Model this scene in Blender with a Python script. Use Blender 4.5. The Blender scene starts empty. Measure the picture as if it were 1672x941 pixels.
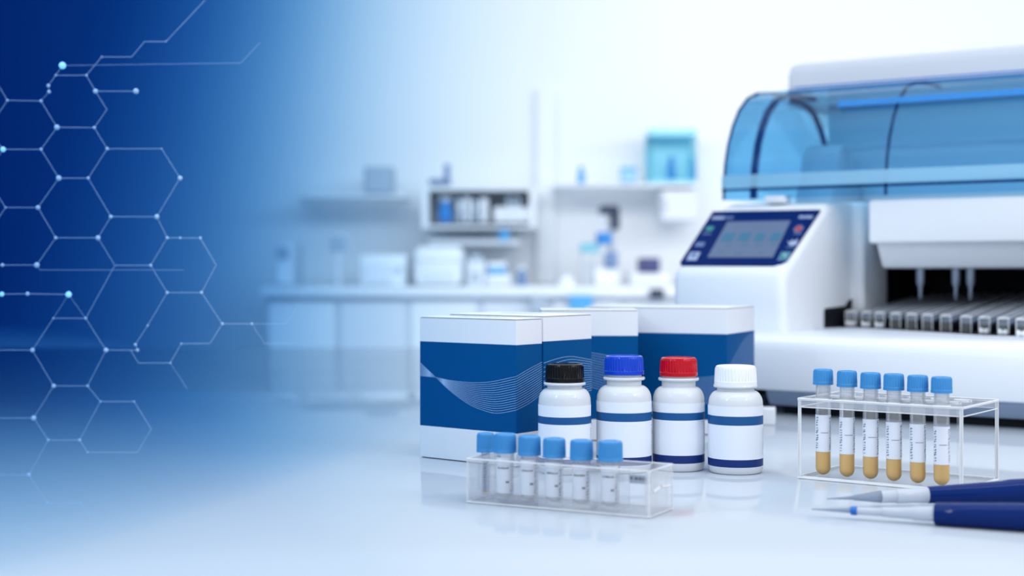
import bpy, bmesh, math, random
from mathutils import Vector, Matrix
random.seed(7)
SC = bpy.context.scene
COL = SC.collection
PI = math.pi

# ------------------------------------------------------------------ camera
F = 2400.0            # focal length in pixels of the 1672x941 frame
HZ = 438.0            # horizon row
EYE = 0.20            # eye height above the worktop (worktop is z = 0)
cam = bpy.data.cameras.new('camera'); cam_o = bpy.data.objects.new('camera', cam); COL.objects.link(cam_o)
cam_o.location = (0, 0, EYE); cam_o.rotation_euler = (PI/2, 0, 0)
cam.sensor_width = 36.0; cam.lens = F/1672*36.0
cam.shift_y = (HZ-470.5)/1672
cam.clip_start = 0.02; cam.clip_end = 60
cam.dof.use_dof = True; cam.dof.focus_distance = 1.42; cam.dof.aperture_fstop = 3.9
SC.camera = cam_o

# ------------------------------------------------------------------ world, lights, exposure
world = bpy.data.worlds.new('world'); SC.world = world; world.use_nodes = True
bg = world.node_tree.nodes['Background']
bg.inputs['Color'].default_value = (0.87, 0.925, 1.0, 1); bg.inputs['Strength'].default_value = 0.92

def area(name, loc, target, sx, sy, power, color):
    l = bpy.data.lights.new(name, 'AREA'); l.shape = 'RECTANGLE'; l.size = sx; l.size_y = sy
    l.energy = power; l.color = color
    o = bpy.data.objects.new(name, l); COL.objects.link(o); o.location = loc
    o.rotation_euler = (Vector(target)-Vector(loc)).to_track_quat('-Z', 'Y').to_euler()
    return o
area('bench_light', (0.45, 1.75, 1.9), (0.35, 1.7, 0), 2.6, 1.6, 13, (0.93, 0.97, 1.0))
area('wall_fill_light', (1.25, 4.0, 1.3), (1.25, 7.0, 0.7), 5.4, 0.4, 54, (1.0, 0.985, 0.97))  # unseen fill, added to whiten the back wall and shelf fronts
area('aisle_light', (-0.5, 4.7, 1.95), (-0.5, 5.0, 0), 5.0, 1.0, 9, (0.95, 0.975, 1.0))
area('side_light', (2.6, 0.6, 1.3), (0.6, 1.6, 0.1), 1.2, 1.2, 9, (0.95, 0.98, 1.0))
area('front_highlight_fill', (-0.85, 0.55, 0.85), (0.1, 1.45, 0.08), 0.12, 0.32, 3.0, (1, 1, 1))  # unseen lamp added for highlights on bottles and caps
area('right_highlight_fill', (1.15, 0.5, 0.9), (0.25, 1.5, 0.08), 0.12, 0.32, 3.2, (1, 1, 1))  # its added counterpart on the right, also for highlights
area('streak_fill', (0.45, 0.98, 0.92), (0.45, 1.35, 0.0), 1.7, 0.05, 2.8, (1, 1, 1))  # added narrow lamp that draws highlight streaks on the round parts
area('left_table_fill', (-0.85, 1.25, 1.15), (-0.70, 1.6, 0), 0.9, 1.0, 6, (0.55, 0.80, 1.0))  # unseen blue fill added to lighten the left of the table
SC.view_settings.view_transform = 'Standard'; SC.view_settings.look = 'None'
SC.view_settings.gamma = 1.0; SC.view_settings.use_curve_mapping = False
SC.view_settings.exposure = 0.0
cy = SC.cycles
cy.use_denoising = True; cy.max_bounces = 14; cy.transparent_max_bounces = 64
cy.diffuse_bounces = 4; cy.glossy_bounces = 5; cy.transmission_bounces = 10
cy.caustics_reflective = False; cy.caustics_refractive = False

# ------------------------------------------------------------------ materials
MATS = {}
def mat(name, color, rough=0.5, spec=0.5, metal=0.0, emit=None, estr=0.0, coat=0.0, noise=0.0, nscale=40):
    if name in MATS: return MATS[name]
    m = bpy.data.materials.new(name); m.use_nodes = True; nt = m.node_tree; p = nt.nodes['Principled BSDF']
    p.inputs['Base Color'].default_value = (*color, 1); p.inputs['Roughness'].default_value = rough
    p.inputs['Specular IOR Level'].default_value = spec; p.inputs['Metallic'].default_value = metal
    p.inputs['Coat Weight'].default_value = coat
    if emit: p.inputs['Emission Color'].default_value = (*emit, 1); p.inputs['Emission Strength'].default_value = estr
    if noise > 0:
        tc = nt.nodes.new('ShaderNodeTexCoord'); n = nt.nodes.new('ShaderNodeTexNoise'); n.inputs['Scale'].default_value = nscale
        r = nt.nodes.new('ShaderNodeMapRange'); r.inputs['To Min'].default_value = max(0.0, rough-noise); r.inputs['To Max'].default_value = rough+noise
        nt.links.new(tc.outputs['Object'], n.inputs['Vector']); nt.links.new(n.outputs['Fac'], r.inputs['Value'])
        nt.links.new(r.outputs['Result'], p.inputs['Roughness'])
    MATS[name] = m; return m
def clear(name, tint=(0.95, 0.97, 1.0), gloss=0.35, white=0.0, rough=0.04, ior=1.45, wcol=(0.92, 0.95, 1.0), through=0.15):
    """thin clear plastic: straight transmission with a tint, a Fresnel reflection, optionally a milky share"""
    if name in MATS: return MATS[name]
    m = bpy.data.materials.new(name); m.use_nodes = True; nt = m.node_tree; nt.nodes.clear()
    out = nt.nodes.new('ShaderNodeOutputMaterial'); t = nt.nodes.new('ShaderNodeBsdfTransparent'); g = nt.nodes.new('ShaderNodeBsdfGlossy')
    t.inputs['Color'].default_value = (*tint, 1); g.inputs['Roughness'].default_value = rough
    fr = nt.nodes.new('ShaderNodeFresnel'); fr.inputs['IOR'].default_value = ior
    mu = nt.nodes.new('ShaderNodeMath'); mu.operation = 'MULTIPLY'; mu.inputs[1].default_value = gloss
    nt.links.new(fr.outputs[0], mu.inputs[0])
    mx = nt.nodes.new('ShaderNodeMixShader'); nt.links.new(mu.outputs[0], mx.inputs[0])
    base = t
    if white > 0:
        d = nt.nodes.new('ShaderNodeBsdfDiffuse'); d.inputs['Color'].default_value = (*wcol, 1)
        tr = nt.nodes.new('ShaderNodeBsdfTranslucent'); tr.inputs['Color'].default_value = (*wcol, 1)
        a = nt.nodes.new('ShaderNodeMixShader'); a.inputs[0].default_value = through
        nt.links.new(d.outputs[0], a.inputs[1]); nt.links.new(tr.outputs[0], a.inputs[2])
        b = nt.nodes.new('ShaderNodeMixShader'); b.inputs[0].default_value = white
        nt.links.new(t.outputs[0], b.inputs[1]); nt.links.new(a.outputs[0], b.inputs[2]); base = b
    nt.links.new(base.outputs[0], mx.inputs[1]); nt.links.new(g.outputs[0], mx.inputs[2])
    nt.links.new(mx.outputs[0], out.inputs['Surface']); MATS[name] = m; return m

M_TABLE = mat('glossy_white_worktop', (0.46, 0.51, 0.58), 0.08, 0.17, noise=0.015, nscale=3)
M_WALL = mat('white_wall_paint', (0.86, 0.89, 0.93), 0.7, 0.2)
M_FLOOR = mat('pale_vinyl_floor', (0.62, 0.68, 0.75), 0.35, 0.4, noise=0.08)
M_CARD = mat('white_card', (0.78, 0.80, 0.85), 0.5, 0.25)
M_BLUE = mat('blue_card_print', (0.001, 0.074, 0.245), 0.5, 0.04)
M_GAP = mat('card_gap', (0.05, 0.06, 0.09), 0.8, 0.1)
M_WAVE = mat('pale_wave_ink', (0.30, 0.46, 0.72), 0.5, 0.2)
M_INK = mat('grey_ink', (0.42, 0.50, 0.62), 0.6, 0.2)
M_DARKINK = mat('dark_ink', (0.06, 0.08, 0.14), 0.6, 0.2)
M_WHITE = mat('white_shell', (0.80, 0.83, 0.88), 0.32, 0.35)
M_SHELLG = mat('grey_shell', (0.26, 0.33, 0.45), 0.4, 0.4)
M_HOUSE = mat('light_grey_shell', (0.62, 0.66, 0.73), 0.4, 0.4)
M_BLACK = mat('black_interior', (0.004, 0.005, 0.009), 0.6, 0.15)
M_RUBBER = mat('black_rubber', (0.008, 0.01, 0.015), 0.7, 0.2)
M_STEEL = mat('brushed_steel', (0.42, 0.50, 0.62), 0.3, 0.5, metal=0.6)
M_NAVY = mat('navy_panel', (0.0003, 0.016, 0.115), 0.45, 0.02)
M_SCREEN = mat('dim_screen', (0.06, 0.09, 0.16), 0.35, 0.1, emit=(0.36, 0.52, 0.86), estr=0.16)
M_TEAL = mat('screen_teal', (0.02, 0.09, 0.16), 0.35, 0.1, emit=(0.10, 0.34, 0.60), estr=0.24)
M_PALE = mat('panel_pale_print', (0.35, 0.44, 0.62), 0.5, 0.3)
M_PALER = mat('panel_dim_print', (0.10, 0.17, 0.36), 0.5, 0.3)
M_RED = mat('panel_red', (0.35, 0.03, 0.05), 0.4, 0.3)
M_GREEN = mat('panel_green', (0.01, 0.22, 0.22), 0.4, 0.3)
M_HOOD = clear('blue_hood_acrylic', (0.47, 0.765, 0.93), 0.45, rough=0.05)
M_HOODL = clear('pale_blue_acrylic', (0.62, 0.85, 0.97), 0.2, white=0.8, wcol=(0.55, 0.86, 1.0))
M_HOODGLINT = clear('blue_hood_highlight', (0.1, 0.5, 0.95), 0.08, white=0.95, wcol=(0.004, 0.38, 0.85))  # colour of reflected light, for the hood's highlight strips
M_HOODD = clear('dark_blue_acrylic', (0.10, 0.28, 0.50), 0.3, white=0.25, wcol=(0.02, 0.10, 0.26))
M_CLEAR = clear('clear_acrylic', (0.99, 0.993, 1.0), 0.25, white=0.06, wcol=(1, 1, 1))
M_EDGE = clear('acrylic_edge', (0.97, 0.98, 1.0), 0.6, white=0.85, wcol=(0.97, 0.98, 1.0))
M_HAZY = clear('hazy_acrylic', (0.985, 0.99, 1.0), 0.3, white=0.22, wcol=(1, 1, 1))
M_RAIL = clear('rack_top_plastic', (0.8, 0.86, 0.95), 0.3, white=0.34, wcol=(0.55, 0.65, 0.82))
M_TUBE = clear('tube_plastic', (0.988, 0.993, 1.0), 0.4, white=0.10, wcol=(1, 1, 1))
M_BOTTLE = clear('natural_polyethylene', (0.85, 0.90, 0.96), 0.9, white=0.84, rough=0.12, wcol=(0.90, 0.93, 0.98))
M_LIQ = clear('amber_liquid', (0.86, 0.62, 0.28), 0.5, white=0.93, wcol=(1.0, 0.60, 0.15), through=0.1)
M_WATER = clear('colourless_liquid', (0.86, 0.88, 0.90), 0.4, white=0.14)
M_LABEL = mat('white_label_paper', (0.78, 0.82, 0.90), 0.5, 0.3)
M_STRIPE = mat('blue_label_stripe', (0.006, 0.085, 0.27), 0.45, 0.3)
M_STRIPED = mat('navy_label_stripe', (0.004, 0.025, 0.16), 0.45, 0.3)
M_CAPBLUE = mat('sky_blue_cap', (0.045, 0.255, 0.58), 0.3, 0.3)
M_CAP = {'black': mat('black_cap', (0.003, 0.003, 0.004), 0.18, 0.18), 'blue': mat('royal_blue_cap', (0.003, 0.052, 0.52), 0.16, 0.25),
         'red': mat('red_cap', (0.50, 0.001, 0.012), 0.16, 0.25), 'white': mat('white_cap', (0.82, 0.85, 0.90), 0.3, 0.5)}
M_PIPB = mat('royal_blue_handle', (0.001, 0.018, 0.13), 0.10, 0.13)
M_PIPW = clear('grey_white_collar', (0.8, 0.85, 0.9), 0.6, white=0.72, rough=0.15, wcol=(0.70, 0.75, 0.84))
M_TIP = clear('grey_tip', (0.62, 0.68, 0.78), 0.6, white=0.45, rough=0.1, wcol=(0.42, 0.48, 0.60))
M_WIRE = mat('white_wire', (0.42, 0.58, 0.82), 0.5, 0.2)
M_GLOW = mat('glowing_bead', (0.3, 0.6, 0.9), 0.4, 0.2, emit=(0.20, 0.55, 1.0), estr=0.9)  # glow of the overlay graphic's nodes, put in as emission

# ------------------------------------------------------------------ helpers
def tag(o, label=None, cat=None, group=None, kind=None):
    if label: o['label'] = label
    if cat: o['category'] = cat
    if group: o['group'] = group
    if kind: o['kind'] = kind
    return o
def root(name, loc=(0, 0, 0), rz=0.0, label=None, cat=None, group=None):
    o = bpy.data.objects.new(name, None); COL.objects.link(o); o.location = loc; o.rotation_euler = (0, 0, rz)
    o.empty_display_size = 0.02
    return tag(o, label, cat, group)
def ob(name, bm, mats, parent=None, smooth=True):
    if not isinstance(mats, (list, tuple)): mats = [mats]
    bmesh.ops.recalc_face_normals(bm, faces=bm.faces)
    me = bpy.data.meshes.new(name); bm.to_mesh(me); bm.free()
    for m in mats: me.materials.append(m)
    if smooth:
        me.polygons.foreach_set('use_smooth', [True]*len(me.polygons))
        try: me.set_sharp_from_angle(angle=math.radians(35))
        except Exception: pass
    o = bpy.data.objects.new(name, me); COL.objects.link(o)
    if parent: o.parent = parent
    return o
def B(): return bmesh.new()
def box(bm, x0, x1, y0, y1, z0, z1, bev=0.0, seg=3, mi=0):
    r = bmesh.ops.create_cube(bm, size=1.0); vs = r['verts']
    for v in vs: v.co = Vector(((x0+x1)/2+v.co.x*(x1-x0), (y0+y1)/2+v.co.y*(y1-y0), (z0+z1)/2+v.co.z*(z1-z0)))
    fs = list({f for v in vs for f in v.link_faces})
    for f in fs: f.material_index = mi
    if bev > 0:
        es = list({e for v in vs for e in v.link_edges})
        bmesh.ops.bevel(bm, geom=es, offset=bev, segments=seg, affect='EDGES', profile=0.5)
    return bm
def prism(bm, prof, x0, x1, bev=0.0, seg=3, mi=0):
    """profile of (y, z) points pushed along x"""
    a = [bm.verts.new((x0, y, z)) for y, z in prof]; b = [bm.verts.new((x1, y, z)) for y, z in prof]
    n = len(prof); fs = [bm.faces.new(a), bm.faces.new(b[::-1])]
    for i in range(n): fs.append(bm.faces.new((a[i], b[i], b[(i+1) % n], a[(i+1) % n])))
    for f in fs: f.material_index = mi
    if bev > 0:
        bmesh.ops.recalc_face_normals(bm, faces=fs)
        es = [e for e in {e for v in a+b for e in v.link_edges} if e.calc_face_angle(0) > math.radians(20)]
        bmesh.ops.bevel(bm, geom=es, offset=bev, segments=seg, affect='EDGES', profile=0.5)
    return bm
def lathe(bm, prof, n=48, rib=None, mi=0, c=(0, 0), close=True, mis=None):
    """profile of (r, z); rib = (z0, z1, amplitude, pattern period in verts)"""
    rings = []
    for r, z in prof:
        if r < 1e-7: rings.append([bm.verts.new((c[0], c[1], z))]); continue
        ring = []
        for i in range(n):
            rr = r
            if rib and rib[0] <= z <= rib[1] and (i % rib[3]) >= rib[3]//2: rr = r-rib[2]
            a = 2*PI*i/n; ring.append(bm.verts.new((c[0]+rr*math.cos(a), c[1]+rr*math.sin(a), z)))
        rings.append(ring)
    for k in range(len(rings)-1):
        p, q = rings[k], rings[k+1]
        m_ = mis[k] if mis else mi
        for i in range(n):
            j = (i+1) % n
            if len(p) == 1 and len(q) == 1: break
            if len(p) == 1: f = bm.faces.new((p[0], q[i], q[j]))
            elif len(q) == 1: f = bm.faces.new((p[i], q[0], p[j]))
            else: f = bm.faces.new((p[i], p[j], q[j], q[i]))
            f.material_index = m_
    return bm
def rod(bm, p, q, r0, r1=None, n=8, mi=0, cap=True):
    p = Vector(p); q = Vector(q); r1 = r0 if r1 is None else r1
    d = (q-p).normalized(); a = d.orthogonal().normalized(); b = d.cross(a)
    A = [bm.verts.new(p+(a*math.cos(2*PI*i/n)+b*math.sin(2*PI*i/n))*r0) for i in range(n)]
    C = [bm.verts.new(q+(a*math.cos(2*PI*i/n)+b*math.sin(2*PI*i/n))*r1) for i in range(n)]
    for i in range(n): bm.faces.new((A[i], A[(i+1) % n], C[(i+1) % n], C[i])).material_index = mi
    if cap: bm.faces.new(A).material_index = mi; bm.faces.new(C).material_index = mi
    return bm
def quad(bm, pts, mi=0):
    f = bm.faces.new([bm.verts.new(p) for p in pts]); f.material_index = mi; return f
def at(x, y, Y):
    """the point at depth Y that the pixel (x, y) of the photograph looks at"""
    return Vector(((x-836)/F*Y, Y, EYE-(y-HZ)/F*Y))
def lerp(a, b, t): return a+(b-a)*t
def interp(pts, x):
    if x <= pts[0][0]: return pts[0][1]
    for (x0, y0), (x1, y1) in zip(pts, pts[1:]):
        if x <= x1:
            t = (x-x0)/(x1-x0); return y0+(y1-y0)*t
    return pts[-1][1]
def smooth_interp(pts, x):
    """Catmull-Rom through (x, y) points"""
    n = len(pts)
    for i in range(n-1):
        if x <= pts[i+1][0] or i == n-2:
            x0, y0 = pts[i]; x1, y1 = pts[i+1]; t = (x-x0)/(x1-x0)
            m0 = (y1-pts[i-1][1])/(x1-pts[i-1][0]) if i > 0 else (y1-y0)/(x1-x0)
            m1 = (pts[i+2][1]-y0)/(pts[i+2][0]-x0) if i < n-2 else (y1-y0)/(x1-x0)
            h = x1-x0
            return (2*t**3-3*t*t+1)*y0+(t**3-2*t*t+t)*h*m0+(-2*t**3+3*t*t)*y1+(t**3-t*t)*h*m1

# ------------------------------------------------------------------ the room
def room():
    bm = B(); box(bm, -5.2, 5.2, 7.0, 7.15, -0.75, 2.1); tag(ob('wall_back', bm, M_WALL), kind='structure')
    bm = B(); box(bm, -5.2, -5.05, -1.5, 7.0, -0.75, 2.1); tag(ob('wall_left', bm, M_WALL), kind='structure')
    bm = B(); box(bm, 5.05, 5.2, -1.5, 7.0, -0.75, 2.1); tag(ob('wall_right', bm, M_WALL), kind='structure')
    bm = B(); box(bm, -5.2, 5.2, -1.5, 7.15, -0.8, -0.75); tag(ob('floor', bm, M_FLOOR), kind='structure')
room()

# ------------------------------------------------------------------ the worktop in front
def worktop():
    t = root('lab_table', (0, 2.1, -0.75), 0, 'long glossy white lab table that carries the boxes, bottles, racks and analyser', 'table')
    bm = B(); box(bm, -2.6, 2.6, -1.5, 1.6, 0.71, 0.75, 0.004, 2); ob('tabletop', bm, M_TABLE, t)
    for x0 in (-2.5, -0.8, 0.9):
        bm = B(); box(bm, x0, x0+1.6, -1.35, 1.5, 0.08, 0.71, 0.004, 1); cab = ob('cabinet', bm, M_WALL, t)
        bm = B(); box(bm, x0+0.2, x0+0.6, 1.499, 1.515, 0.6, 0.62); ob('handle', bm, M_STEEL, cab)
        bm = B(); box(bm, x0+1.0, x0+1.4, 1.499, 1.515, 0.6, 0.62); ob('handle', bm, M_STEEL, cab)
    bm = B(); box(bm, -2.4, 2.4, -1.25, 1.4, 0.0, 0.08); ob('plinth', bm, M_SHELLG, t)
worktop()

# ------------------------------------------------------------------ analyser
TH = math.radians(35); AO = Vector((0.345, 2.0, 0.0))
def loc2world(u, v, z): return Vector((AO.x+u*math.cos(TH)+v*math.sin(TH), AO.y-u*math.sin(TH)+v*math.cos(TH), z))
def world2loc(p):
    d = Vector(p)-AO; return Vector((d.x*math.cos(TH)-d.y*math.sin(TH), d.x*math.sin(TH)+d.y*math.cos(TH), p[2]))
U1 = 0.78
def analyser():
    a = root('analyser', AO, -TH, 'large white benchtop analyser with a blue see-through hood and a navy control panel', 'analyser')
    bm = B(); prism(bm, [(0.0, 0.034), (0.0, 0.088), (0.004, 0.100), (0.014, 0.1065), (0.03, 0.109), (0.76, 0.109), (0.76, 0.034)], -0.2, U1, 0.003, 2)
    ob('base', bm, M_WHITE, a)
    bm = B(); prism(bm, [(0.006, 0.034), (0.020, 0.012), (0.74, 0.012), (0.74, 0.034)], -0.004, U1-0.01, 0.0025, 2)
    ob('skirt', bm, M_SHELLG, a)
    for u0, u1 in ((0.010, 0.36), (0.42, U1-0.03)):
        bm = B(); box(bm, u0, u1, 0.034, 0.70, 0.0, 0.012, 0.002, 1); ob('foot', bm, M_RUBBER, a)
    bm = B(); box(bm, -0.19, -0.05, 0.30, 0.70, 0.0, 0.034, 0.002, 1); ob('foot', bm, M_RUBBER, a)
    # console with the control panel
    bm = B(); prism(bm, [(0.100, 0.109), (0.094, 0.150), (0.094, 0.186), (0.1015, 0.199), (0.235, 0.286), (0.252, 0.296), (0.272, 0.3005), (0.353, 0.3005), (0.353, 0.109)], -0.197, -0.016)
    bmesh.ops.recalc_face_normals(bm, faces=bm.faces)
    es = [e for e in bm.edges if abs(e.verts[0].co.x-e.verts[1].co.x) < 1e-6 and e.calc_face_angle(0) > 1.2 and
          not (e.verts[0].co.z < 0.11 and e.verts[1].co.z < 0.11) and max(v.co.y for v in e.verts) < 0.352 or
          (abs(e.verts[0].co.x-e.verts[1].co.x) < 1e-6 and e.verts[0].co.y < 0.11 and e.verts[1].co.y < 0.11 and e.verts[0].co.z != e.verts[1].co.z)]
    bmesh.ops.bevel(bm, geom=es, offset=0.014, segments=5, affect='EDGES', profile=0.5)
    con = ob('console', bm, M_WHITE, a)
    # slope frame: w runs up the slope, n is its normal
    p0 = Vector((0, 0.1015, 0.199)); sl = Vector((0, 0.1335, 0.087)); L = sl.length; sl /= L; nn = Vector((0, -sl.z, sl.y))
    def P(u, w, h=0.0): return Vector((u, 0, 0))+p0+sl*w+nn*h
    def onslope(x, y):
        d = Vector(((x-836)/F, 1, -(y-HZ)/F)); o = world2loc((0, 0, EYE)); q = world2loc(Vector((0, 0, EYE))+d)-o
        q0 = P(0, 0, 0.001); t = (q0-o).dot(nn)/q.dot(nn); h = o+q*t
        return h.x, (h-q0).dot(sl)
    def plate(bm, pts, h0, h1):
        lo = [bm.verts.new(P(u, w, h0)) for u, w in pts]; hi = [bm.verts.new(P(u, w, h1)) for u, w in pts]; n = len(pts)
        bm.faces.new(hi); bm.faces.new(lo[::-1])
        for i in range(n): bm.faces.new((lo[i], lo[(i+1) % n], hi[(i+1) % n], hi[i]))
    c0 = [(1110, 429), (1113, 434), (1262, 434.5), (1276, 431), (1285, 425), (1292, 415), (1340, 342.5), (1164, 345.5)]
    bm = B(); plate(bm, [onslope(*c) for c in c0], -0.001, 0.0012); pan = ob('control_panel', bm, M_NAVY, con, smooth=False)
    def spr(name, pts, m, h=0.0018):
        bm = B(); plate(bm, [onslope(*c) for c in pts], 0.0005, h); return ob(name, bm, m, pan, smooth=False)
    spr('screen', [(1155, 421), (1262, 421), (1291, 361), (1188, 363)], M_SCREEN)
    def para(cx, cy, w, h, k=0.5): return [(cx-w/2-k*h/2*1.05, cy+h/2), (cx+w/2-k*h/2*1.05, cy+h/2), (cx+w/2+k*h/2*1.05, cy-h/2), (cx-w/2+k*h/2*1.05, cy-h/2)]
    def ell(cx, cy, w, h): return [(cx+w/2*math.cos(t)+0.5*h/2*math.sin(t), cy-h/2*math.sin(t)) for t in [2*PI*i/16 for i in range(16)]]
    for cx, w in ((1189, 20), (1215.5, 19), (1241, 15), (1266, 17)): spr('screen_icon', para(cx, 388, w, 13), M_TEAL, 0.0022)
    bm = B()
    for cx, cy, w in ((1190, 401, 12), (1216, 401, 12), (1240, 401, 10), (1264, 400, 10), (1177, 413, 7), (1206, 415, 12), (1243, 415, 6)):
        plate(bm, [onslope(*c) for c in para(cx, cy, w, 1.6)], 0.0018, 0.0021)
    ob('screen_text', bm, M_TEAL, pan, smooth=False)
    def strokes(name, x0, x1, y, h, m):          # blurred lettering, too small to read
        bm = B(); x = x0
        while x < x1:
            w = random.uniform(1.4, 2.6); hh = h*random.uniform(0.7, 1.0)
            plate(bm, [onslope(*c) for c in para(x+w/2, y+(h-hh)/2, w, hh)], 0.0008, 0.0016); x += w+random.uniform(0.5, 0.9)
        ob(name, bm, m, pan, smooth=False)
    strokes('brand_lettering', 1163, 1181, 356, 5.5, M_PALE); strokes('brand_lettering', 1182, 1196, 355.5, 5, M_PALER)
    strokes('model_lettering', 1305, 1326, 354.5, 5, M_PALE)
    spr('key', para(1159, 374, 12, 7), M_GREEN); strokes('key_text', 1148, 1160, 382, 3, M_PALER)
    spr('key', para(1143, 400, 14, 7), M_PALER); spr('key', para(1132.5, 419, 16, 13), M_PALE); spr('key_symbol', para(1133, 417.5, 8, 6), M_PALER, 0.0024)
    spr('stop_key', ell(1304, 374.5, 15, 12), M_PALER); spr('stop_symbol', ell(1304, 374.5, 11, 9), M_RED, 0.0024); strokes('key_text', 1296, 1309, 382, 2.5, M_PALER)
    spr('arrow_key', [(1286, 394), (1292, 397), (1294, 391), (1297, 396), (1303, 390), (1301, 400), (1290, 402)], M_PALE); strokes('key_text', 1284, 1298, 404, 2.5, M_PALER)
    spr('start_key', para(1281, 419, 17, 14), M_PALER); spr('start_disc', ell(1281, 418.5, 15, 12), M_GREEN, 0.0022); spr('start_symbol', [(1279, 422), (1281.5, 419.5), (1279, 418), (1284, 413.5), (1282.5, 417.5), (1285, 419)], M_PALE, 0.0026)
    # slot in the console's side
    bm = B(); n0 = [(0.236, 0.109), (0.236, 0.136), (0.240, 0.1395), (0.318, 0.1415), (0.330, 0.150), (0.346, 0.152), (0.346, 0.109)]
    prism(bm, n0, -0.020, -0.0152); ob('side_slot', bm, M_BLACK, con, smooth=False)
    # left body block, pillar, roof, right block, inner walls
    bm = B(); box(bm, -0.194, 0.0, 0.355, 0.75, 0.109, 0.303, 0.006, 3); ob('left_housing', bm, M_WHITE, a)
    bm = B(); box(bm, -0.150, 0.003, 0.345, 0.369, 0.109, 0.3035, 0.009, 4); ob('pillar', bm, M_WHITE, a)
    bm = B(); box(bm, 0.0431, U1, 0.262, 0.377, 0.2363, 0.3022, 0.005, 3); ob('header', bm, M_WHITE, a)
    bm = B(); prism(bm, [(0.270, 0.245), (0.300, 0.2000), (0.46, 0.1990), (0.46, 0.245)], 0.0499, U1-0.02, 0.004, 2); ob('lower_header', bm, M_WHITE, a)
    bm = B(); box(bm, -0.002, U1, 0.378, 0.75, 0.243, 0.304, 0.003, 2); ob('deck', bm, M_WHITE, a)
    bm = B(); box(bm, 0.001, U1-0.06, 0.64, 0.65, 0.1095, 0.243); box(bm, 0.0015, U1-0.06, 0.462, 0.64, 0.236, 0.2425); box(bm, 0.0006, 0.003, 0.45, 0.64, 0.1095, 0.236)
    ob('inner_shade', bm, M_BLACK, a, smooth=False)  # black put in for the shade inside the opening
    bm = B(); box(bm, U1-0.06, U1, 0.345, 0.75, 0.109, 0.24, 0.004, 2); ob('right_housing', bm, M_WHITE, a)
    # loading bed
    bm = B()
    fr = [(-0.012, 0.292), (0.262, 0.118), (0.70, 0.118), (0.70, 0.62), (0.008, 0.62), (0.008, 0.372), (-0.012, 0.340)]
    lo = [bm.verts.new((x, y, 0.1092)) for x, y in fr]; hi = [bm.verts.new((x, y, 0.1112)) for x, y in fr]
    bm.faces.new(hi); bm.faces.new(lo[::-1])
    for i in range(len(fr)): bm.faces.new((lo[i], lo[(i+1) % len(fr)], hi[(i+1) % len(fr)], hi[i]))
    ob('loading_bed', bm, M_BLACK, a, smooth=False)
    # front rail of the bed
    bm = B()
    A0, A1 = Vector((-0.0145, 0.198, 0.1092)), Vector((0.335, 0.066, 0.1092)); d = (A1-A0).normalized(); nrm = Vector((d.y, -d.x, 0))
    for o0, o1, z0, z1 in ((0.0, -0.075, 0.1092, 0.1108),):
        pts = [A0+nrm*o0, A1+nrm*o0, A1+nrm*o1, A0+nrm*o1]
        lo = [bm.verts.new((p.x, p.y, z0)) for p in pts]; hi = [bm.verts.new((p.x, p.y, z1)) for p in pts]
        bm.faces.new(hi); bm.faces.new(lo[::-1])
        for i in range(4): bm.faces.new((lo[i], lo[(i+1) % 4], hi[(i+1) % 4], hi[i]))
    bmesh.ops.bevel(bm, geom=list(bm.edges), offset=0.0006, segments=2, affect='EDGES', profile=0.5)
    ob('bed_rail', bm, M_HOUSE, a)
    # probes
    for i, u in enumerate((0.0741, 0.1295, 0.1520)):
        bm = B(); lathe(bm, [(0, 0.202), (0.0068, 0.202), (0.0066, 0.180), (0.0052, 0.172), (0, 0.172)], 20, c=(u, 0.40)); pr = ob('probe', bm, M_STEEL, a)
        bm = B(); lathe(bm, [(0, 0.173), (0.0031, 0.173), (0.0029, 0.156), (0.0014, 0.1505), (0, 0.1505)], 14, c=(u, 0.40)); ob('needle', bm, M_STEEL, pr)
    # hood: bowed shell over the deck
    prof = [(0.2555, 0.3075), (0.2565, 0.335), (0.2615, 0.365), (0.272, 0.397), (0.288, 0.427), (0.311, 0.455), (0.342, 0.477), (0.378, 0.489), (0.42, 0.494), (0.50, 0.4945), (0.56, 0.492), (0.60, 0.478), (0.635, 0.448), (0.665, 0.405), (0.69, 0.360), (0.705, 0.3075)]
    def shell(bm, u0, u1, pr_, th, closed=False, mi=0):
        n = len(pr_); rows = []
        for u in (u0, u1):
            rows.append([bm.verts.new((u, y, z)) for y, z in pr_])
        for i in range(n-1): bm.faces.new((rows[0][i], rows[0][i+1], rows[1][i+1], rows[1][i])).material_index = mi
        r = bmesh.ops.solidify(bm, geom=list(bm.faces), thickness=th)
    bm = B(); shell(bm, -0.194, U1, prof, 0.003)
    hood = ob('hood', bm, M_HOOD, a)
    bm = B(); f = bm.faces.new([bm.verts.new((-0.1935, y, z)) for y, z in prof]); bmesh.ops.solidify(bm, geom=[f], thickness=-0.003)
    ob('end_panel', bm, M_HOOD, hood, smooth=False)
    def sub(p0, p1): return [p for p in prof if p0 <= p[0] <= p1]
    def arch(u, w, pr_, m, name='rib', h=0.004, off=-0.001):
        bm = B(); rows = []
        cx, cz = 0.47, 0.33
        for uu in (u, u+w):
            o = []; i_ = []
            for y, z in pr_:
                dv = Vector((y-cx, z-cz)).normalized()
                o.append(bm.verts.new((uu, y+dv.x*off, z+dv.y*off))); i_.append(bm.verts.new((uu, y+dv.x*(off-h), z+dv.y*(off-h))))
            rows.append((o, i_))
        n = len(pr_); (o0, i0), (o1, i1) = rows
        for k in range(n-1):
            bm.faces.new((o0[k], o0[k+1], o1[k+1], o1[k])); bm.faces.new((i0[k], i0[k+1], i1[k+1], i1[k]))
            bm.faces.new((o0[k], o0[k+1], i0[k+1], i0[k])); bm.faces.new((o1[k], o1[k+1], i1[k+1], i1[k]))
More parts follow.
